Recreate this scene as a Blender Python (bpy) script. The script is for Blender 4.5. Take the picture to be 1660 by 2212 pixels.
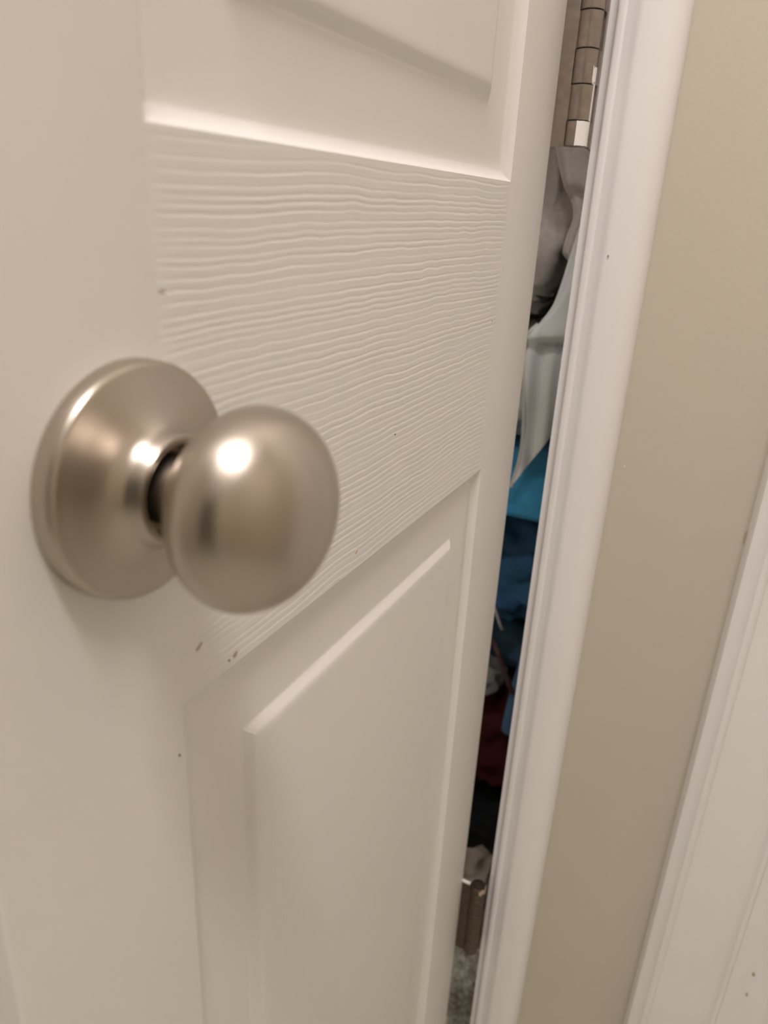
import bpy, bmesh, math, random
import numpy as np
from mathutils import Vector, Matrix, noise as mnoise

random.seed(7)
rng = np.random.RandomState(11)
scene = bpy.context.scene
COL = scene.collection
for o in list(bpy.data.objects):
    bpy.data.objects.remove(o)

# ------------------------------------------------------------------ camera
# World: hinge pin of the closet door stands at x=0, y=0; +y leads into the closet, z up (metres).
PHI = math.radians(84.0)          # how far the closet door stands open
PIN = 0.0155                       # hinge pin stands this far proud of the door face
CAM = Vector((0.07737, -0.55060, 0.989))
R_RIGHT = Vector((0.93390985, 0.35426431, 0.04805415))
R_FWD = Vector((-0.31127282, 0.8718638, -0.37810415))
R_UP = Vector((-0.17584548, 0.33815723, 0.92451504))
cam_data = bpy.data.cameras.new('camera')
cam = bpy.data.objects.new('camera', cam_data)
COL.objects.link(cam)
m = Matrix((R_RIGHT, R_UP, -R_FWD)).transposed().to_4x4()
m.translation = CAM
cam.matrix_world = m
cam_data.sensor_fit = 'VERTICAL'
cam_data.sensor_height = 36.0
cam_data.lens = 36.0 * 1613.0 / 2212.0
cam_data.clip_start = 0.01
cam_data.dof.use_dof = True
cam_data.dof.focus_distance = 0.40
cam_data.dof.aperture_fstop = 8.5
scene.camera = cam

# ------------------------------------------------------------------ world, exposure
world = bpy.data.worlds.new('world')
scene.world = world
world.use_nodes = True
world.node_tree.nodes['Background'].inputs[0].default_value = (1.0, 0.85, 0.7, 1)
world.node_tree.nodes['Background'].inputs[1].default_value = 0.05
scene.view_settings.view_transform = 'Standard'
scene.view_settings.look = 'None'
scene.view_settings.gamma = 1.0
scene.view_settings.use_curve_mapping = False
scene.view_settings.exposure = 0.94
LAMP = Vector((0.15, -0.84, 2.40))     # ceiling light of the hallway
LAMP_STRENGTH = 34.0
LAMP_COLOR = (1.0, 0.925, 0.925)

# ------------------------------------------------------------------ materials
def new_mat(name):
    mt = bpy.data.materials.new(name)
    mt.use_nodes = True
    nt = mt.node_tree
    return mt, nt, nt.nodes['Principled BSDF']

def link(nt, a, b):
    nt.links.new(a, b)

def noise_node(nt, scale=(1, 1, 1), nscale=1.0, detail=4, rough=0.55, coord='Object'):
    tc = nt.nodes.new('ShaderNodeTexCoord')
    mp = nt.nodes.new('ShaderNodeMapping')
    mp.inputs['Scale'].default_value = scale
    nz = nt.nodes.new('ShaderNodeTexNoise')
    nz.inputs['Scale'].default_value = nscale
    nz.inputs['Detail'].default_value = detail
    nz.inputs['Roughness'].default_value = rough
    link(nt, tc.outputs[coord], mp.inputs['Vector'])
    link(nt, mp.outputs['Vector'], nz.inputs['Vector'])
    return nz

def simple(name, col, rough=0.5, metal=0.0, var=0.06, vscale=(1, 1, 1), vn=20.0,
           bump=0.0, bscale=(1, 1, 1), bn=300.0, bdist=0.0005, sheen=0.0, spec=0.5, coat=0.0):
    mt, nt, bs = new_mat(name)
    bs.inputs['Roughness'].default_value = rough
    bs.inputs['Metallic'].default_value = metal
    bs.inputs['Specular IOR Level'].default_value = spec
    if sheen:
        bs.inputs['Sheen Weight'].default_value = sheen
        bs.inputs['Sheen Roughness'].default_value = 0.4
    if coat:
        bs.inputs['Coat Weight'].default_value = coat
    nz = noise_node(nt, vscale, vn)
    rp = nt.nodes.new('ShaderNodeValToRGB')
    rp.color_ramp.elements[0].position = 0.3
    rp.color_ramp.elements[1].position = 0.7
    rp.color_ramp.elements[0].color = tuple(c * (1 - var) for c in col) + (1,)
    rp.color_ramp.elements[1].color = tuple(min(1, c * (1 + var)) for c in col) + (1,)
    link(nt, nz.outputs['Fac'], rp.inputs['Fac'])
    link(nt, rp.outputs['Color'], bs.inputs['Base Color'])
    if bump:
        bz = noise_node(nt, bscale, bn, 3)
        bp = nt.nodes.new('ShaderNodeBump')
        bp.inputs['Strength'].default_value = bump
        bp.inputs['Distance'].default_value = bdist
        link(nt, bz.outputs['Fac'], bp.inputs['Height'])
        link(nt, bp.outputs['Normal'], bs.inputs['Normal'])
    return mt

M = {}
PAINT = (0.80, 0.78, 0.74)
M['door_vert'] = simple('white_door_paint_vertical_grain', PAINT, 0.42, var=0.015, vn=9,
                        bump=0.35, bscale=(1400, 900, 22), bn=1.0, bdist=0.0002)
M['door_rail'] = simple('white_door_paint', PAINT, 0.42, var=0.015, vn=9,
                        bump=0.12, bscale=(60, 900, 1200), bn=1.0, bdist=0.0002)
M['trim'] = simple('white_trim_paint', (0.82, 0.795, 0.775), 0.38, var=0.015, vn=8,
                   bump=0.12, bscale=(300, 300, 30), bn=1.0, bdist=0.0002)
M['wall'] = simple('beige_wall_paint', (0.56, 0.508, 0.412), 0.6, var=0.02, vn=6,
                   bump=0.25, bscale=(1, 1, 1), bn=260, bdist=0.0006)
M['ceiling'] = simple('white_ceiling_paint', (0.8, 0.78, 0.74), 0.8, var=0.02, bump=0.3, bn=120)
M['closet_wall'] = simple('closet_wall_paint', (0.6, 0.52, 0.4), 0.7, var=0.03, bump=0.2, bn=200)
M['added_room'] = simple('dark_brown_added_room', (0.16, 0.12, 0.10), 0.7, var=0.03, bump=0.2, bn=200)  # dark walls of the added room, so the knob reflects something dark
M['nickel'] = simple('satin_nickel', (0.50, 0.445, 0.378), 0.32, metal=1.0, var=0.02, vn=40,
                     bump=0.04, bn=900, bdist=0.0002)
M['hinge'] = simple('satin_nickel_hinge', (0.36, 0.31, 0.27), 0.38, metal=1.0, var=0.14, vn=160,
                    bump=0.1, bn=900, bdist=0.0002)
M['lower_hinge'] = simple('dark_brown_hinge', (0.13, 0.10, 0.08), 0.5, metal=1.0, var=0.2, vn=160,
                        bump=0.1, bn=900, bdist=0.0002)  # darker and browner metal than the upper hinge
M['dark_metal'] = simple('dark_steel', (0.06, 0.05, 0.045), 0.5, metal=0.6)
M['paint_smear'] = simple('white_paint_smear', (0.82, 0.79, 0.75), 0.4, var=0.04, vn=300)
M['scuff_dark'] = simple('dark_scuff', (0.10, 0.075, 0.055), 0.8)
M['scuff_brown'] = simple('brown_scuff', (0.45, 0.35, 0.26), 0.8)
M['grey_plush'] = simple('grey_plush', (0.56, 0.53, 0.505), 0.95, var=0.12, vn=120, bump=0.5, bn=700,
                         bdist=0.001, sheen=0.5, spec=0.1)
M['grey_knit'] = simple('grey_knit', (0.50, 0.50, 0.47), 0.95, var=0.10, vn=160, bump=0.5, bn=900,
                        bdist=0.0008, sheen=0.2, spec=0.1)
M['satin'] = simple('pale_blue_grey_satin', (0.86, 0.91, 0.95), 0.45, var=0.05, vn=14, bump=0.1, bn=900,
                    bdist=0.0003, sheen=0.2)
M['hem'] = simple('pale_hem', (0.74, 0.75, 0.73), 0.7, var=0.04)
M['blue'] = simple('blue_fleece', (0.07, 0.38, 0.70), 0.9, var=0.15, vn=70, bump=0.4, bn=700, bdist=0.0008,
                   sheen=0.2, spec=0.2)
M['navy'] = simple('navy_cotton', (0.038, 0.11, 0.22), 0.9, var=0.25, vn=30, bump=0.3, bn=900, bdist=0.0005, spec=0.2)
M['slate'] = simple('slate_blue_cotton', (0.07, 0.15, 0.25), 0.9, var=0.15, vn=30, bump=0.3, bn=900, spec=0.2)
M['maroon'] = simple('dark_maroon_cotton', (0.058, 0.010, 0.012), 0.9, var=0.3, vn=25, bump=0.3, bn=900, bdist=0.0005, spec=0.15)
M['black'] = simple('black_cotton', (0.009, 0.010, 0.011), 0.9, var=0.2, vn=30, bump=0.3, bn=900, bdist=0.0005, spec=0.2)
M['brown'] = simple('brown_strap', (0.075, 0.034, 0.034), 0.7, var=0.2, vn=60)
M['cuff'] = simple('grey_cuff', (0.19, 0.195, 0.19), 0.95, var=0.1, vn=90, bump=0.4, bn=900)
M['piping'] = simple('white_piping', (0.45, 0.45, 0.43), 0.8)
M['bag'] = simple('pale_plastic', (0.74, 0.70, 0.69), 0.35, var=0.15, vn=30, bump=0.4, bn=60, bdist=0.003)

def carpet_material():
    mt, nt, bs = new_mat('grey_carpet')
    bs.inputs['Roughness'].default_value = 1.0
    bs.inputs['Specular IOR Level'].default_value = 0.05
    nz = noise_node(nt, (1, 1, 1), 110.0, 5, 0.7)
    rp = nt.nodes.new('ShaderNodeValToRGB')
    e = rp.color_ramp.elements
    e[0].position, e[0].color = 0.30, (0.17, 0.16, 0.125, 1)
    e[1].position, e[1].color = 0.66, (0.80, 0.79, 0.70, 1)
    k = e.new(0.48); k.color = (0.50, 0.49, 0.41, 1)
    link(nt, nz.outputs['Fac'], rp.inputs['Fac'])
    link(nt, rp.outputs['Color'], bs.inputs['Base Color'])
    return mt
M['carpet'] = carpet_material()

def lamp_material():
    mt, nt, bs = new_mat('lamp_glass')
    bs.inputs['Base Color'].default_value = (0.9, 0.88, 0.84, 1)
    bs.inputs['Emission Color'].default_value = LAMP_COLOR + (1,)
    bs.inputs['Emission Strength'].default_value = LAMP_STRENGTH
    return mt
M['lamp'] = lamp_material()

# ------------------------------------------------------------------ helpers
def mesh_obj(name, verts, faces, mat, parent=None, smooth=None):
    me = bpy.data.meshes.new(name)
    me.from_pydata([tuple(v) for v in verts], [], [tuple(f) for f in faces])
    me.update()
    bm = bmesh.new(); bm.from_mesh(me)
    bmesh.ops.remove_doubles(bm, verts=bm.verts, dist=1e-7)
    bmesh.ops.recalc_face_normals(bm, faces=bm.faces)
    bm.to_mesh(me); bm.free()
    if smooth is not None:
        for p in me.polygons:
            p.use_smooth = True
        me.set_sharp_from_angle(angle=math.radians(smooth))
    me.materials.append(M[mat])
    o = bpy.data.objects.new(name, me)
    COL.objects.link(o)
    if parent is not None:
        o.parent = parent
    return o

def empty(name, loc=(0, 0, 0), rz=0.0):
    o = bpy.data.objects.new(name, None)
    o.empty_display_size = 0.05
    o.location = loc; o.rotation_euler = (0, 0, rz)
    COL.objects.link(o)
    return o

def tag(o, label=None, cat=None, group=None, kind=None):
    if label: o['label'] = label
    if cat: o['category'] = cat
    if group: o['group'] = group
    if kind: o['kind'] = kind
    return o

def box_data(x0, x1, y0, y1, z0, z1):
    v = [(x0, y0, z0), (x1, y0, z0), (x1, y1, z0), (x0, y1, z0),
         (x0, y0, z1), (x1, y0, z1), (x1, y1, z1), (x0, y1, z1)]
    f = [(0, 3, 2, 1), (4, 5, 6, 7), (0, 1, 5, 4), (1, 2, 6, 5), (2, 3, 7, 6), (3, 0, 4, 7)]
    return v, f

def multi_box(name, boxes, mat, parent=None):
    V, F = [], []
    for b in boxes:
        v, f = box_data(*b)
        n = len(V)
        V += v; F += [tuple(i + n for i in q) for q in f]
    return mesh_obj(name, V, F, mat, parent)

def prism(name, poly, z0, z1, mat, parent=None, smooth=35, axis='z'):
    """Extrude a closed 2-D outline; axis z: (x,y) outline, axis x: (y,z) outline."""
    n = len(poly)
    if axis == 'z':
        V = [(p[0], p[1], z0) for p in poly] + [(p[0], p[1], z1) for p in poly]
    else:
        V = [(z0, p[0], p[1]) for p in poly] + [(z1, p[0], p[1]) for p in poly]
    F = [tuple(range(n))[::-1], tuple(range(n, 2 * n))]
    F += [(i, (i + 1) % n, n + (i + 1) % n, n + i) for i in range(n)]
    return mesh_obj(name, V, F, mat, parent, smooth)

def tube_data(pts, rad, seg=8):
    V, F = [], []
    n = len(pts)
    pts = [Vector(p) for p in pts]
    for i, p in enumerate(pts):
        t = (pts[min(i + 1, n - 1)] - pts[max(i - 1, 0)]).normalized()
        a = t.cross(Vector((0.31, 0.87, 0.2)))
        a.normalize(); b = t.cross(a)
        r = rad[i] if isinstance(rad, (list, tuple)) else rad
        for k in range(seg):
            an = 2 * math.pi * k / seg
            V.append(p + a * math.cos(an) * r + b * math.sin(an) * r)
    for i in range(n - 1):
        for k in range(seg):
            F.append((i * seg + k, i * seg + (k + 1) % seg, (i + 1) * seg + (k + 1) % seg, (i + 1) * seg + k))
    F.append(tuple(range(seg))[::-1]); F.append(tuple(range((n - 1) * seg, n * seg)))
    return V, F

def smooth_path(pts, n=24):
    """Catmull-Rom through the given points."""
    P = [Vector(p) for p in pts]
    P = [P[0] * 2 - P[1]] + P + [P[-1] * 2 - P[-2]]
    out = []
    for i in range(1, len(P) - 2):
        for k in range(n):
            t = k / n
            a, b, c, d = P[i - 1], P[i], P[i + 1], P[i + 2]
            out.append(0.5 * ((2 * b) + (c - a) * t + (2 * a - 5 * b + 4 * c - d) * t * t
                              + (3 * b - a - 3 * c + d) * t ** 3))
    out.append(P[-2])
    return out

def lathe_y(name, prof, cx, y0, cz, mat, parent=None, seg=96, smooth=40):
    """Revolve (distance in front of y0, radius) about an axis pointing to -y."""
    V, F = [], []
    n = len(prof)
    for k in range(seg):
        a = 2 * math.pi * k / seg
        for w, r in prof:
            V.append((cx + r * math.cos(a), y0 - w, cz + r * math.sin(a)))
    for k in range(seg):
        k2 = (k + 1) % seg
        for i in range(n - 1):
            F.append((k * n + i, k2 * n + i, k2 * n + i + 1, k * n + i + 1))
    return mesh_obj(name, V, F, mat, parent, smooth)

def lattice_noise(x, y, seed):
    """Smooth value noise on numpy arrays, range -1..1."""
    r = np.random.RandomState(seed)
    L = r.uniform(-1, 1, (256, 256))
    xi, yi = np.floor(x).astype(int), np.floor(y).astype(int)
    fx, fy = x - xi, y - yi
    fx = fx * fx * fx * (fx * (fx * 6 - 15) + 10); fy = fy * fy * fy * (fy * (fy * 6 - 15) + 10)
    a = L[yi % 256, xi % 256]; b = L[yi % 256, (xi + 1) % 256]
    c = L[(yi + 1) % 256, xi % 256]; d = L[(yi + 1) % 256, (xi + 1) % 256]
    return (a * (1 - fx) + b * fx) * (1 - fy) + (c * (1 - fx) + d * fx) * fy

# ------------------------------------------------------------------ the setting
XL, XR, YB, ZT = -1.05, 1.25, -2.2, 2.44      # hallway
WY0, WY1 = PIN, 0.135                       # closet wall: hallway face, closet face
JX = 0.0083                                   # closet face of the hinge jamb
CXL, CXR, CY1 = -0.85, 0.42, 0.78             # closet inside
OPL = -0.470                                  # latch jamb of the closet opening
OPT = 2.045

tag(multi_box('floor', [(XL - .1, XR + .1, YB - 2.6, CY1 + .1, -0.06, 0.0)], 'carpet'),
    'grey flecked carpet running from the hallway into the closet', kind='structure')
tag(multi_box('ceiling', [(XL - .1, XR + .1, YB - 2.6, CY1 + .1, ZT, ZT + 0.06)], 'ceiling'), kind='structure')
tag(multi_box('wall_back', [
    (JX + 0.019, 0.318, WY0, WY1, 0.0, ZT),
    (0.318, 1.10, WY0, WY1, OPT + 0.02, ZT),
    (1.10, XR, WY0, WY1, 0.0, ZT),
    (XL, OPL - 0.019, WY0, WY1, 0.0, ZT),
    (OPL - 0.019, JX + 0.019, WY0, WY1, OPT + 0.019, ZT)], 'wall'), kind='structure')
tag(multi_box('wall_left', [(XL - .1, XL, YB - .1, CY1 + .1, 0.0, ZT)], 'wall'), kind='structure')
tag(multi_box('wall_right', [(XR, XR + .1, YB - .1, CY1 + .1, 0.0, ZT)], 'wall'), kind='structure')
tag(multi_box('wall_front', [(XL, -0.60, YB - .1, YB, 0.0, ZT), (0.34, XR, YB - .1, YB, 0.0, ZT),
                            (-0.60, 0.34, YB - .1, YB, 2.04, ZT)], 'wall'), kind='structure')  # doorway opening added so the dark room shows in the knob
# added dark room and doorway, unseen, put here for the knob's dark reflections
tag(multi_box('wall_added_room', [(XL - .1, XL, YB - 2.6, YB - .1, 0.0, ZT), (XR, XR + .1, YB - 2.6, YB - .1, 0.0, ZT),
                           (XL, XR, YB - 2.6, YB - 2.5, 0.0, ZT)], 'added_room'), kind='structure')
tag(multi_box('wall_closet', [
    (CXL - .05, CXL, WY1, CY1, 0.0, ZT),
    (CXR, CXR + .05, WY1, CY1, 0.0, ZT),
    (CXL - .05, CXR + .05, CY1, CY1 + .05, 0.0, ZT)], 'closet_wall'), kind='structure')

# carpet tufts in the doorway and inside the closet
def carpet_tufts():
    nx, ny = 190, 230
    xs = np.linspace(-0.46, 0.0, nx); ys = np.linspace(0.02, 0.52, ny)
    X, Y = np.meshgrid(xs, ys)
    h = 0.0035 + 0.004 * lattice_noise(X * 160, Y * 160, 3) + 0.003 * lattice_noise(X * 320, Y * 320, 4) \
        + 0.004 * lattice_noise(X * 45, Y * 45, 5)
    Z = np.clip(h, 0.0005, 0.02)
    V = np.stack([X, Y, Z], -1).reshape(-1, 3)
    F = [(j * nx + i, j * nx + i + 1, (j + 1) * nx + i + 1, (j + 1) * nx + i)
         for j in range(ny - 1) for i in range(nx - 1)]
    return tag(mesh_obj('carpet_pile', V, F, 'carpet', None, 60),
               'grey flecked carpet pile on the closet floor', 'carpet', kind='stuff')
carpet_tufts()

# ---- door frame of the closet: hinge jamb, latch jamb, head, stop strips
jamb = multi_box('trim_1', [(JX, JX + 0.019, WY0, WY1, 0.0, OPT)], 'trim')
tag(jamb, 'white painted hinge jamb of the closet doorway', kind='structure')
latch = multi_box('trim_2', [(OPL - 0.019, OPL, WY0, WY1, 0.0, OPT)], 'trim')
tag(latch, 'white painted latch jamb of the closet doorway', kind='structure')
head = multi_box('trim_3', [(OPL - 0.019, JX + 0.019, WY0, WY1, OPT, OPT + 0.019)], 'trim')
tag(head, 'white painted head jamb of the closet doorway', kind='structure')

# ---- moulded casing: outline as (distance from the inner edge, height off the wall)
CASE = [(0.0, 0.0), (0.0, 0.0066), (0.0008, 0.0082), (0.0022, 0.0092), (0.0046, 0.0095), (0.0056, 0.0090),
        (0.0064, 0.0090), (0.0076, 0.0097), (0.0100, 0.0108), (0.0120, 0.0121), (0.0138, 0.0138), (0.0158, 0.0149),
        (0.0180, 0.0153), (0.0280, 0.0160), (0.0320, 0.0156), (0.0360, 0.0143), (0.0396, 0.0121), (0.0425, 0.0088),
        (0.0440, 0.0052), (0.0445, 0.0)]
def casing_v(name, x_in, sgn, z0, z1, prof, wid=1.0):
    poly = [(x_in + sgn * d * wid, WY0 - h) for d, h in prof]
    return tag(prism(name, poly, z0, z1, 'trim', None, 30), kind='structure')
tag(casing_v('trim_4', JX + 0.0055, 1, 0.0, OPT + 0.05, CASE, 1.0),
    'white moulded door casing on the hinge side of the closet')
tag(casing_v('trim_5', OPL - 0.0055, -1, 0.0, OPT + 0.05, CASE, 1.0),
    'white moulded door casing on the latch side of the closet')
hp = [(WY0 - h, OPT + 0.0055 + d) for d, h in CASE]
tag(prism('trim_6', hp, OPL - 0.0055, JX + 0.0055, 'trim', None, 30, 'x'),
    'white moulded casing across the top of the closet door', kind='structure')
# casing of the neighbouring door: outer edge first, then ridge, shallow face and beads
CASE2 = [(0.0, 0.0), (0.0004, 0.0100), (0.0020, 0.0145), (0.0060, 0.0168), (0.0095, 0.0182), (0.0120, 0.0212),
         (0.0150, 0.0222), (0.0172, 0.0206), (0.0184, 0.0172), (0.0215, 0.0158), (0.0400, 0.0160), (0.0560, 0.0146),
         (0.0640, 0.0138), (0.0664, 0.0146), (0.0690, 0.0174), (0.0720, 0.0170), (0.0745, 0.0134), (0.0800, 0.0130),
         (0.1000, 0.0126), (0.1080, 0.0120), (0.1100, 0.0130), (0.1130, 0.0152), (0.1165, 0.0146), (0.1185, 0.0112),
         (0.1240, 0.0105), (0.1250, 0.0)]
RCX = 0.1585
tag(casing_v('trim_7', RCX, 1, 0.0, OPT + 0.05, CASE2),
    'wide white ridged casing of the neighbouring door')
multi_box('trim_8', [(0.299, 0.318, WY0, WY1, 0.0, OPT), (1.081, 1.10, WY0, WY1, 0.0, OPT),
                     (0.299, 1.10, WY0, WY1, OPT, OPT + 0.019)], 'trim')['kind'] = 'structure'
d2 = multi_box('door_2', [(0.3195, 1.0795, WY0 + 0.002, WY0 + 0.037, 0.012, OPT - 0.003)], 'door_vert')
tag(d2, 'white slab door beyond the wide ridged casing', kind='structure')

# chips and specks on the casings and in the paint joint beside the wide casing
def speck(x, z, y, a, b, rot, mat, parent, seed):
    r = random.Random(seed)
    n = 9
    V = []
    for k in range(n):
        t = 2 * math.pi * k / n
        q = r.uniform(0.6, 1.1)
        px, pz = a * q * math.cos(t), b * q * math.sin(t)
        V.append((x + px * math.cos(rot) - pz * math.sin(rot), y, z + px * math.sin(rot) + pz * math.cos(rot)))
    V += [(p[0], y + 0.0012, p[2]) for p in V]
    F = [tuple(range(n))] + [(i, (i + 1) % n, n + (i + 1) % n, n + i) for i in range(n)]
    return mesh_obj('paint_chip', V, F, mat, parent)
TR = {o.name: o for o in bpy.data.objects}
speck(0.0316, 0.9655, WY0 - 0.0163, 0.0006, 0.0005, 0.3, 'scuff_dark', TR['trim_4'], 1)
speck(RCX - 0.0006, 0.7775, WY0 - 0.0004, 0.0011, 0.0072, 0.0, 'scuff_brown', TR['trim_7'], 2)
for i, (x, z) in enumerate([(0.2300, 0.3775), (0.2490, 0.3520), (0.2490, 0.3780)]):
    speck(x, z, WY0 - 0.0138, 0.0011, 0.0020, 0.2, 'scuff_brown', TR['trim_7'], 3 + i)
speck(0.0656, 0.8168, WY0 - 0.0003, 0.0004, 0.0014, 0.6, 'paint_smear', TR['wall_back'], 9)

# ------------------------------------------------------------------ the closet door
U_E = 0.5395                        # door coordinate of the pin
ZC = 0.989                          # camera height: v (down) is measured from here
door = empty('door_1', (0, 0, 0), PHI)
tag(door, 'white panelled closet door standing open on its hinges', kind='structure')
def du(u): return u / 1000.0 - U_E
UL, UR = du(87), du(538)            # latch edge, hinge edge
PL, PR = du(161), du(461)           # panel outline
FY, BY = PIN, PIN + 0.035           # front and back face
DZ0, DZ1 = 0.012, 2.038
LR0, LR1 = ZC - 0.161, ZC + 0.017   # lock rail
panels = [(0.245, LR0), (LR1, 1.560), (1.665, 1.925)]
rails = [(DZ0, 0.245), (1.560, 1.665), (1.925, DZ1)]

def rounded_rect_front(x0, x1, y0, y1, r0, r1, n=5):
    """Outline with rounded front (y0) corners of radius r0 (x0 side) and r1 (x1 side)."""
    P = []
    for k in range(n + 1):
        a = math.pi + (math.pi / 2) * k / n
        P.append((x0 + r0 + r0 * math.cos(a), y0 + r0 + r0 * math.sin(a)))
    for k in range(n + 1):
        a = 1.5 * math.pi + (math.pi / 2) * k / n
        P.append((x1 - r1 + r1 * math.cos(a), y0 + r1 + r1 * math.sin(a)))
    P += [(x1, y1), (x0, y1)]
    return P
sl = prism('stile', rounded_rect_front(UL, PL, FY, BY, 0.002, 0.00001), DZ0, DZ1, 'door_vert', door, 25)
sr = prism('stile', rounded_rect_front(PR, UR, FY, BY, 0.00001, 0.0028, 8), DZ0, DZ1, 'door_vert', door, 25)
for z0, z1 in rails:
    multi_box('rail', [(PL, PR, FY, BY, z0, z1)], 'door_rail', door)

# lock rail with raised horizontal wood grain, real relief
def lock_rail():
    nu, nv = 230, 520
    W, Hh = 300.0, (LR1 - LR0) * 1000
    us = np.linspace(0, W, nu); vs = np.linspace(0, Hh, nv)
    Ug, Vg = np.meshgrid(us, vs)
    t = Vg + 2.6 * lattice_noise(Ug / 110 + 3, Vg / 90 + 1, 21) + 0.9 * lattice_noise(Ug / 34, Vg / 30, 22) \
        + 0.40 * lattice_noise(Ug / 11, Vg / 9, 23) + 0.16 * lattice_noise(Ug / 4.5, Vg / 6, 24)
    lines = [-12.0]
    while lines[-1] < Hh + 14:
        lines.append(lines[-1] + rng.choice([2.5, 2.9, 3.3, 3.7, 4.2], p=[.12, .28, .32, .2, .08]) + rng.uniform(-.2, .2))
    lines = np.array(lines)
    idx = np.clip(np.searchsorted(lines, t), 1, len(lines) - 1)
    lo, hi = lines[idx - 1], lines[idx]
    f = (t - lo) / (hi - lo)                   # 0..1 between two grain lines, going down
    amp_lo = 0.62 + 0.38 * lattice_noise(Ug / 60, (idx - 1) * 1.37, 25)
    amp_hi = 0.62 + 0.38 * lattice_noise(Ug / 60, idx * 1.37, 25)
    dlo, dhi = (t - lo), (hi - t)
    # each grain line: a sharp groove with a soft swell below it
    h = -0.135 * amp_lo * np.exp(-(dlo / 0.42) ** 2) - 0.135 * amp_hi * np.exp(-(dhi / 0.30) ** 2)
    h += 0.06 * amp_lo * np.exp(-((dlo - 1.1) / 0.8) ** 2)
    edge = np.minimum(np.minimum(Ug, W - Ug) / 7.0, np.minimum(Vg, Hh - Vg) / 3.0)
    h *= np.clip(edge, 0, 1)
    X = PL + Ug / 1000; Z = LR1 - Vg / 1000; Y = FY - h / 1000
    V = np.stack([X, Y, Z], -1).reshape(-1, 3).tolist()
    F = [(j * nu + i, (j + 1) * nu + i, (j + 1) * nu + i + 1, j * nu + i + 1)
         for j in range(nv - 1) for i in range(nu - 1)]
    ring = [i for i in range(nu)] + [j * nu + nu - 1 for j in range(1, nv)] \
        + [(nv - 1) * nu + i for i in range(nu - 2, -1, -1)] + [j * nu for j in range(nv - 2, 0, -1)]
    base = len(V)
    for i in ring:
        V.append((V[i][0], BY, V[i][2]))
    n = len(ring)
    F += [(ring[k], ring[(k + 1) % n], base + (k + 1) % n, base + k) for k in range(n)]
    F.append(tuple(range(base, base + n)))
    return mesh_obj('rail', V, F, 'door_rail', door, 50)
lrail = lock_rail()
lrail['label'] = 'cross rail embossed with wavy horizontal wood grain'

# raised panels: (inset from the outline, depth behind the face), millimetres
PROF = [(0, 0), (0.5, 0.7), (1.2, 2.0), (2.4, 3.6), (4.2, 5.2), (6.2, 6.3), (8.6, 6.8), (11, 6.9), (20, 6.7), (36.5, 6.2),
        (37.6, 6.0), (38.6, 5.4), (39.8, 4.4), (42.3, 2.6), (44.0, 1.8), (45.5, 1.45), (47.0, 1.35)]
def raised_panel(z0, z1):
    V, F = [], []
    for d, dep in PROF:
        d /= 1000; y = FY + 0.76 * dep / 1000
        V += [(PL + d, y, z0 + d), (PR - d, y, z0 + d), (PR - d, y, z1 - d), (PL + d, y, z1 - d)]
    n = len(PROF)
    for i in range(n - 1):
        for k in range(4):
            F.append((i * 4 + k, i * 4 + (k + 1) % 4, (i + 1) * 4 + (k + 1) % 4, (i + 1) * 4 + k))
    F.append(tuple((n - 1) * 4 + k for k in range(4)))
    b = len(V)
    V += [(PL, BY - 0.004, z0), (PR, BY - 0.004, z0), (PR, BY - 0.004, z1), (PL, BY - 0.004, z1)]
    F.append((b + 3, b + 2, b + 1, b))
    for k in range(4):
        F.append((k, b + k, b + (k + 1) % 4, (k + 1) % 4))
    return mesh_obj('panel', V, F, 'door_vert', door, 22)
pan = [raised_panel(a, b) for a, b in panels]

# scuffs and chips on the paint (irregular flat chips lying on the surface)
def scuff(u, v, ru, rv, mat, parent, rot=0.0, depth=0.0, n=9, seed=0):
    r = random.Random(seed)
    P = []
    for k in range(n):
        a = 2 * math.pi * k / n
        q = r.uniform(0.65, 1.1)
        x, z = ru * q * math.cos(a), rv * q * math.sin(a)
        P.append((x * math.cos(rot) - z * math.sin(rot), x * math.sin(rot) + z * math.cos(rot)))
    y0 = FY + depth - 0.00035
    V = [(du(u) + p[0] / 1000, y0, ZC - v / 1000 + p[1] / 1000) for p in P]
    V += [(a, y0 + 0.0008, c) for a, b, c in V]
    F = [tuple(range(n))] + [(i, (i + 1) % n, n + (i + 1) % n, n + i) for i in range(n)]
    return mesh_obj('scuff_mark', V, F, mat, parent)

# (u, v, half width, half height, material, parent, tilt, depth)
def build_scuffs():
    rows = [(190.5, 157.0, 1.5, 0.9, 'scuff_brown', lrail, 0.6), (186.8, 157.6, 0.5, 0.3, 'scuff_dark', lrail, 0.2),
            (171.0, 143.0, 1.9, 0.5, 'scuff_brown', lrail, 0.5), (163.5, 24.0, 1.6, 0.25, 'scuff_brown', lrail, 0.1),
            (284.0, 152.0, 1.6, 0.45, 'scuff_brown', lrail, 0.7), (320.0, 103.0, 0.5, 0.4, 'scuff_dark', lrail, 0.0),
            (158.0, 180.0, 0.35, 0.6, 'scuff_dark', sl, 0.2), (452.0, 62.0, 0.8, 0.4, 'scuff_brown', lrail, 0.1)]
    for i, (u, v, a, b, mt, par, rot) in enumerate(rows):
        scuff(u, v, a, b, mt, par, rot, 0.0, 9, i)
build_scuffs()

# ---- the knob
KU, KZ = du(146.9), ZC - 0.0745
def mm(prof): return [(a / 1000, b / 1000) for a, b in prof]
ball = [(25.2, 9.6), (25.6, 11.5)]
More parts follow.
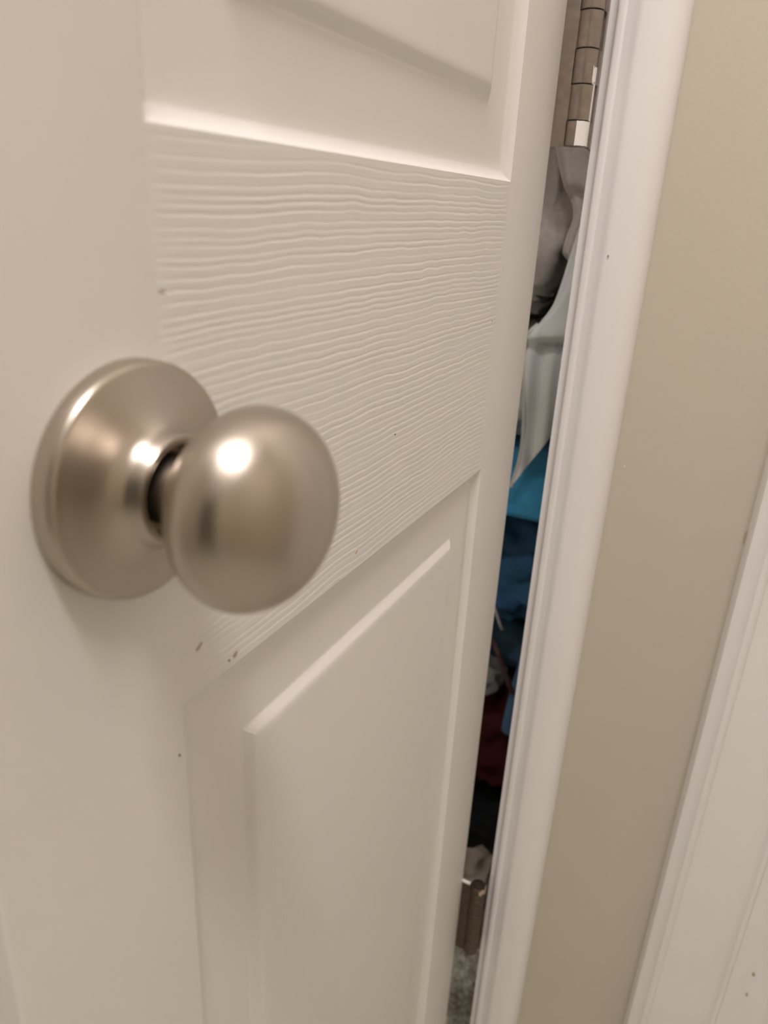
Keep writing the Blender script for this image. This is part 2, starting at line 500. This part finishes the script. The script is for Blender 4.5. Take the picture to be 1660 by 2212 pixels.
# mushroom-shaped ball: full shoulder at the back, flattened dome in front
for k in range(0, 41):
    t = -1.08 + (1.08 + math.pi / 2) * k / 40
    w = 42.2 + (19.2 if t > 0 else 18.3) * math.sin(t)
    r = 27.3 * (abs(math.cos(t)) ** (0.86 if t > 0 else 0.92))
    ball.append((w, max(r, 0.0)))
ball[-1] = (ball[-1][0], 0.0)
knob = lathe_y('door_knob', mm(ball), KU, FY, KZ, 'nickel', door, 128)
knob['label'] = 'round satin nickel door knob'
shank = lathe_y('shank', mm([(9.0, 0.0), (9.0, 10.2), (22, 10.2), (24, 10.0), (25.4, 9.6), (26.5, 9.8), (26.5, 0.0)]),
                KU, FY, KZ, 'nickel', knob, 64)
rose_prof = [(-0.2, 30.0), (0.0, 33.7), (0.8, 34.1), (5.6, 33.8), (6.6, 33.3), (7.0, 32.4), (7.1, 31.2), (7.6, 29.5), (8.3, 26.5),
             (9.2, 23.3), (10.3, 20.6), (11.6, 18.5), (13.2, 17.0), (15.0, 16.2), (16.9, 15.7), (17.9, 15.1), (18.1, 14.3), (17.8, 13.5),
             (16.8, 13.0), (9.2, 12.8), (9.2, 9.0)]
rose = lathe_y('rosette', mm(rose_prof), KU, FY, KZ, 'nickel', knob, 128)
# latch bolt plate on the latch edge of the door
multi_box('latch_plate', [(UL - 0.0012, UL + 0.001, FY + 0.005, FY + 0.030, KZ - 0.028, KZ + 0.028)], 'nickel', knob)

# ------------------------------------------------------------------ hinges
HR = 0.0073                        # knuckle radius
def arc_shell(name, r0, r1, a0, a1, z0, z1, mat, parent, n=10, wob=0.0, seed=0):
    rr = random.Random(seed)
    V, F = [], []
    for k in range(n + 1):
        a = a0 + (a1 - a0) * k / n
        za = z0 + (rr.uniform(-wob, wob) if wob else 0)
        zb = z1 + (rr.uniform(-wob, wob) if wob else 0)
        if zb < za: zb = za + 0.0004
        for r in (r0, r1):
            for z in (za, zb):
                V.append((r * math.cos(a), r * math.sin(a), z))
    for k in range(n):
        b, c = 4 * k, 4 * k + 4
        F += [(b + 2, c + 2, c + 3, b + 3), (b, b + 1, c + 1, c), (b + 1, b + 3, c + 3, c + 1), (b, c, c + 2, b + 2)]
    F += [(0, 2, 3, 1), (4 * n, 4 * n + 1, 4 * n + 3, 4 * n + 2)]
    return mesh_obj(name, V, F, mat, parent, 40)

def knuckle_mesh(name, z0, z1, mat, parent, to_door):
    """A rolled barrel with the tongue of the leaf it belongs to."""
    n = 28
    V, F = [], []
    ri = 0.0034
    c = 0.0004
    prof = [(ri, z0), (HR - c, z0), (HR, z0 + c), (HR, z1 - c), (HR - c, z1), (ri, z1)]
    k = len(prof)
    for i in range(n):
        a = 2 * math.pi * i / n
        for r, z in prof:
            V.append((r * math.cos(a), r * math.sin(a), z))
    for i in range(n):
        j = (i + 1) % n
        for q in range(k):
            q2 = (q + 1) % k
            F.append((i * k + q, j * k + q, j * k + q2, i * k + q2))
    # tongue: tangent strip from the barrel back to the door edge / jamb face
    ang = PHI if to_door else 0.0
    ca, sa = math.cos(ang), math.sin(ang)
    sg = -1 if to_door else 1
    x0 = sg * 0.0012 if to_door else JX - 0.0030
    x1 = sg * 0.0034 if to_door else JX - 0.0004
    b = [(x0, 0.0028), (x1, 0.0028), (x1, PIN + 0.001), (x0, PIN + 0.001)]
    nb = len(V)
    for z in (z0, z1):
        for x, y in b:
            V.append((x * ca - y * sa, x * sa + y * ca, z))
    F += [(nb, nb + 1, nb + 2, nb + 3), (nb + 7, nb + 6, nb + 5, nb + 4)]
    F += [(nb + i, nb + 4 + i, nb + 4 + (i + 1) % 4, nb + (i + 1) % 4) for i in range(4)]
    return mesh_obj(name, V, F, mat, parent, 30)

def make_hinge(zb, mat, label, painted):
    root = empty('door_hinge', (0, 0, zb))
    tag(root, label, 'hinge', 'hinges of the closet door')
    segs = [0.015, 0.0205, 0.0195, 0.0205, 0.015]
    H = sum(segs)
    z = 0.0
    for i, s in enumerate(segs):
        knuckle_mesh('knuckle', z + 0.0003, z + s - 0.0003, mat, root, i % 2 == 1)
        z += s
    # pin with button tips
    V, F = [], []
    n = 20
    prof = [(0.0, -0.0002), (0.0028, -0.0001), (0.0032, 0.0),
            (0.0032, H), (0.0040, H + 0.0002), (0.0036, H + 0.0008), (0.0, H + 0.0010)]
    for i in range(n):
        a = 2 * math.pi * i / n
        for r, zz in prof:
            V.append((r * math.cos(a), r * math.sin(a), zz))
    for i in range(n):
        j = (i + 1) % n
        for q in range(len(prof) - 1):
            F.append((i * len(prof) + q, j * len(prof) + q, j * len(prof) + q + 1, i * len(prof) + q + 1))
    mesh_obj('pin', V, F, mat, root, 40)
    ca, sa = math.cos(PHI), math.sin(PHI)
    # door leaf: lies on the hinge edge of the door and reaches forward past its face to the barrel
    lv, lf = box_data(-0.0036, -0.0015, 0.0067, PIN + 0.028, 0.0, H)
    leaf = mesh_obj('leaf', [(x * ca - y * sa, x * sa + y * ca, z) for x, y, z in lv], lf, mat, root)
    # jamb leaf: lies on the face of the jamb
    lv, lf = box_data(JX - 0.0026, JX - 0.0001, HR + 0.0012, PIN + 0.028, 0.0, H)
    leaf2 = mesh_obj('leaf', lv, lf, mat, root)
    if painted:
        # white wall paint brushed over the jamb side of the barrel
        a0, a1 = math.radians(-88), math.radians(48)
        arc_shell('paint_smear', HR - 0.0002, HR + 0.0003, a0, a1, 0.0004, 0.0146, 'paint_smear', root, 12, 0.0002, 1)
        arc_shell('paint_smear', HR - 0.0002, HR + 0.0003, math.radians(-38), a1, 0.0362, 0.0446, 'paint_smear', root, 10, 0.0012, 2)
        arc_shell('paint_smear', HR - 0.0002, HR + 0.0003, math.radians(-18), a1, 0.0150, 0.0362, 'paint_smear', root, 8, 0.0, 3)
    else:
        # paint left along the top edge of the door leaf and on the first knuckle
        lv, lf = box_data(-0.0040, -0.0012, HR + 0.0004, PIN + 0.0006, H - 0.0010, H + 0.0006)
        mesh_obj('paint_smear', [(x * ca - y * sa, x * sa + y * ca, z) for x, y, z in lv], lf, 'paint_smear', root)
        arc_shell('paint_smear', HR - 0.0002, HR + 0.0003, math.radians(-70), math.radians(20), H - 0.006, H - 0.0004, 'scuff_brown', root, 10, 0.0018, 4)
    return root
make_hinge(ZC + 0.042, 'hinge', 'satin nickel door hinge with white paint smeared over its lower knuckles', True)
make_hinge(ZC - 0.704, 'lower_hinge', 'dark brown door hinge low on the closet door near the carpet', False)

# ------------------------------------------------------------------ clothes heaped inside the closet
G = 'clothes heaped in the closet'
def cloth_noise(p, sc, seed):
    return mnoise.noise(Vector((p[0] * sc[0] + seed * 7.3, p[1] * sc[1] + seed * 3.1, p[2] * sc[2] - seed * 5.7)))

def lump(name, xr, yr, zr, mat, label, cat, folds=(30, 30, 45), amp=0.012, seed=0, ex=0.45, ez=0.6, nu=170, nv=70,
         fine=0.003, slant=0.0, under=None, parent=None):
    """A soft folded bundle of cloth filling a box: rounded block with creases running round it."""
    V, F = [], []
    c = Vector(((xr[0] + xr[1]) / 2, (yr[0] + yr[1]) / 2, (zr[0] + zr[1]) / 2))
    h = ((xr[1] - xr[0]) / 2, (yr[1] - yr[0]) / 2, (zr[1] - zr[0]) / 2)
    def sp(x, e): return math.copysign(abs(x) ** e, x)
    for j in range(nv + 1):
        b = -math.pi / 2 + math.pi * j / nv
        for i in range(nu):
            a = 2 * math.pi * i / nu
            d = Vector((sp(math.cos(a), ex) * sp(math.cos(b), ez), sp(math.sin(a), ex) * sp(math.cos(b), ez), sp(math.sin(b), ez)))
            p = Vector((d.x * h[0], d.y * h[1], d.z * h[2]))
            w = c + p
            q = Vector((w.x, w.y, w.z + slant * w.x))
            n1 = 1 - abs(cloth_noise(q, folds, seed)) * 2.2           # creased ridges
            n2 = cloth_noise(q, tuple(f * 2.3 for f in folds), seed + 9)
            nr = Vector((d.x, d.y, d.z * 0.6)).normalized()
            p += nr * (amp * n1 + fine * n2 - amp)
            v = c + p
            if under: v.y += under(v)
            V.append(v)
    lo = [min(v[k] for v in V) for k in range(3)]; hi = [max(v[k] for v in V) for k in range(3)]
    rg = (xr, yr, zr)
    V = [tuple(rg[k][0] + (v[k] - lo[k]) / (hi[k] - lo[k]) * (rg[k][1] - rg[k][0]) for k in range(3)) for v in V]
    for j in range(nv):
        for i in range(nu):
            i2 = (i + 1) % nu
            F.append((j * nu + i, j * nu + i2, (j + 1) * nu + i2, (j + 1) * nu + i))
    o = mesh_obj(name, V, F, mat, parent, 180)
    if label: tag(o, label, cat, G)
    return o

def sheet(name, left, right, nz, nx, yfun, mat, thick, parent=None):
    """A cloth panel between two edge curves (lists of (x, z), same order), y from yfun(x, z, s, t)."""
    L = smooth_path([(x, 0, z) for x, z in left], 12); R = smooth_path([(x, 0, z) for x, z in right], 12)
    def samp(P, t):
        q = t * (len(P) - 1); i = min(int(q), len(P) - 2)
        return P[i].lerp(P[i + 1], q - i)
    V, F = [], []
    for side in (0, 1):
        for j in range(nz + 1):
            t = j / nz
            a, b = samp(L, t), samp(R, t)
            for i in range(nx + 1):
                s = (i / nx) ** 1.4
                p = a.lerp(b, s)
                V.append((p.x, yfun(p.x, p.z, s, t) + side * thick, p.z))
    W = nx + 1; N = W * (nz + 1)
    for j in range(nz):
        for i in range(nx):
            q = (j * W + i, j * W + i + 1, (j + 1) * W + i + 1, (j + 1) * W + i)
            F.append(q); F.append(tuple(N + k for k in q[::-1]))
    ring = [i for i in range(W)] + [j * W + nx for j in range(1, nz + 1)] + [nz * W + i for i in range(nx - 1, -1, -1)] \
        + [j * W for j in range(nz - 1, 0, -1)]
    n = len(ring)
    F += [(ring[k], ring[(k + 1) % n], N + ring[(k + 1) % n], N + ring[k]) for k in range(n)]
    return mesh_obj(name, V, F, mat, parent, 60)

def sstep(a, b, x):
    t = min(1.0, max(0.0, (x - a) / (b - a)))
    return t * t * (3 - 2 * t)

XR_ = (-0.36, 0.13)
lump('crumpled_bag', (-0.26, 0.06), (0.262, 0.50), (0.0118, 0.166), 'bag',
     'pale crumpled plastic bag on the carpet under the black clothing', 'bag', (42, 42, 30), 0.020, 2, 0.6, fine=0.008)
lump('black_garment', XR_, (0.205, 0.53), (0.167, 0.262), 'black',
     'black crumpled garment between the pale bag and the maroon clothing', 'garment', (18, 18, 26), 0.014, 3, 0.5, slant=0.8)
lump('maroon_garment', XR_, (0.222, 0.53), (0.263, 0.427), 'maroon',
     'dark maroon garment crumpled in the lower part of the heap', 'garment', (40, 20, 20), 0.016, 4, 0.5)
slate = lump('slate_garment', XR_, (0.275, 0.53), (0.428, 0.516), 'slate',
     'slate blue garment with a sleeve hanging over the maroon clothing', 'garment', (24, 20, 22), 0.010, 5, 0.5)
sheet('sleeve', [(-0.018, 0.516), (-0.0225, 0.46), (-0.0260, 0.412), (-0.0245, 0.402)],
      [(0.05, 0.516), (0.05, 0.46), (0.05, 0.40), (0.05, 0.385)], 40, 24,
      lambda x, z, s, t: 0.204 + 0.004 * math.sin(90 * x + 20 * z) + 0.05 * sstep(0.45, 0.516, z) + 0.004 * math.exp(-(s / .05) ** 2),
      'slate', 0.003, slate)
lump('grey_sock', (-0.125, -0.0325), (0.208, 0.270), (0.4285, 0.482), 'cuff',
     'grey sock tucked beside the slate sleeve above the maroon clothing', 'sock', (40, 40, 40), 0.008, 15, 0.8, 0.9, 60, 40)
v, f = tube_data(smooth_path([(-0.052, 0.222, 0.5155), (-0.0424, 0.205, 0.5135), (-0.034, 0.204, 0.496), (-0.0255, 0.205, 0.477), (-0.019, 0.208, 0.460)], 8), 0.0030, 8)
tag(mesh_obj('strap', v, f, 'brown', None, 60), 'thin brown strap lying beside the grey sock', 'strap', G)
navy = lump('navy_garment', XR_, (0.218, 0.53), (0.517, 0.6775), 'navy',
     'navy blue creased garment under the bright blue folded fleece', 'garment', (46, 24, 22), 0.020, 6, 0.45, 0.45, slant=0.9)
v, f = tube_data(smooth_path([(-0.066, 0.214, 0.590), (-0.057, 0.208, 0.576), (-0.0500, 0.205, 0.565), (-0.0435, 0.205, 0.550), (-0.0405, 0.209, 0.541)], 8), 0.0016, 8)
mesh_obj('drawstring', v, f, 'piping', navy, 60)['label'] = 'white drawstring end'
lump('blue_fleece', XR_, (0.192, 0.53), (0.6785, 0.746), 'blue',
     'bright blue folded fleece in the middle of the heap', 'blanket', (16, 16, 40), 0.004, 7, 0.30, 0.28, fine=0.0015)
lump('grey_sweater', XR_, (0.235, 0.53), (0.747, 0.884), 'grey_knit',
     'soft grey sweater behind the pale satin shirt', 'sweater', (30, 24, 26), 0.014, 8, 0.5)
plush = lump('plush_blanket', XR_, (0.228, 0.53), (0.885, 1.150), 'grey_plush',
     'grey plush blanket bunched on top of the heap', 'blanket', (34, 22, 17), 0.030, 12, 0.5, 0.5, slant=1.2, nu=220, nv=110,
     under=lambda v: (0.20 * sstep(0.0, 0.012, 0.972 + 2.7 * (v.x + 0.0236) - v.z) if v.y < 0.40 and v.x > -0.075 else 0.0))
sheet('fold', [(-0.058, 1.120), (-0.0500, 1.070), (-0.0444, 1.043), (-0.0344, 1.0147), (-0.0248, 0.9996), (-0.0225, 0.986), (-0.0256, 0.972), (-0.0270, 0.9576), (-0.0212, 0.9498)],
      [(0.07, 1.120), (0.07, 1.09), (0.07, 1.07), (0.07, 1.05), (0.07, 1.03), (0.07, 1.01), (0.07, 0.99), (0.07, 0.975), (0.07, 0.965)], 70, 40,
      lambda x, z, s, t: 0.196 + 0.010 * math.exp(-(s / .035) ** 2) + 0.007 * math.exp(-((z - 1.006 + 0.5 * (x + .02)) / .006) ** 2) * sstep(-.034, -.020, x)
      + 0.003 * math.sin(120 * x + 35 * z) - 0.004 * sstep(1.03, 1.06, z),
      'grey_plush', 0.006, plush)

def shirt_y(x, z, s, t):
    y = 0.178
    y += 0.007 * math.exp(-(s / .05) ** 2) * sstep(0.86, 0.90, z)
    y -= 0.011 * sstep(0.872, 0.884, z - 0.10 * (x + .03))                 # upper part bulges over the lower
    y += 0.010 * math.exp(-((z - 0.874 - 0.10 * (x + .03)) / .0045) ** 2) * sstep(-.036, -.026, x)
    y += 0.0028 * math.sin(300 * (x + .055) + 9 * (z - .8)) * sstep(0.90, 0.85, z)
    y += 0.002 * cloth_noise((x, 0, z), (40, 1, 30), 31)
    return y
shirt = sheet('satin_shirt', [(-0.010, 0.985), (-0.0158, 0.959), (-0.0205, 0.932), (-0.0262, 0.911), (-0.0369, 0.8933), (-0.0445, 0.8837), (-0.0464, 0.866), (-0.0425, 0.830), (-0.0389, 0.789), (-0.0392, 0.759), (-0.0451, 0.727)],
      [(0.09, 1.03), (0.09, 1.025), (0.09, 1.02), (0.09, 1.01), (0.09, 1.005), (0.09, 1.0), (0.09, 0.995), (0.09, 0.99), (0.09, 0.985), (0.09, 0.975), (0.09, 0.965)], 90, 60, shirt_y, 'satin', 0.003)
tag(shirt, 'pale blue grey satin shirt hanging in front of the grey sweater', 'shirt', G)
hem_pts = [(x, shirt_y(x, z, 0, 0) + 0.001, z) for x, z in
           [(-0.0369, 0.8933), (-0.0445, 0.8837), (-0.0464, 0.866), (-0.0425, 0.830), (-0.0389, 0.789), (-0.0392, 0.759), (-0.0451, 0.727)]]
v, f = tube_data(smooth_path(hem_pts, 10), 0.0021, 8)
mesh_obj('hem', v, f, 'hem', shirt, 60)

# ------------------------------------------------------------------ ceiling light of the hallway (out of frame, lights the scene)
def dome(name, R, depth, z, mat, parent):
    V, F = [], []
    n, mr = 40, 10
    for j in range(mr + 1):
        b = (math.pi / 2) * j / mr
        for i in range(n):
            a = 2 * math.pi * i / n
            V.append((4.4 * R * math.cos(b) * math.cos(a), R * math.cos(b) * math.sin(a), z - depth * math.sin(b)))
    for j in range(mr):
        for i in range(n):
            i2 = (i + 1) % n
            F.append((j * n + i, j * n + i2, (j + 1) * n + i2, (j + 1) * n + i))
    F.append(tuple(range(n)))
    return mesh_obj(name, V, F, mat, parent, 40)
pl = []
for i in range(40):
    a = 2 * math.pi * i / 40
    pl.append((0.460 * math.cos(a), 0.118 * math.sin(a)))
def ceiling_light(x, y, label):
    cl = empty('ceiling_light', (x, y, ZT))
    tag(cl, label, 'lamp')
    prism('base', pl, -0.022, -0.001, 'nickel', cl, 30)
    dome('dome', 0.098, 0.065, -0.022, 'lamp', cl)
ceiling_light(LAMP.x, LAMP.y, 'oblong frosted ceiling light above the open closet door')
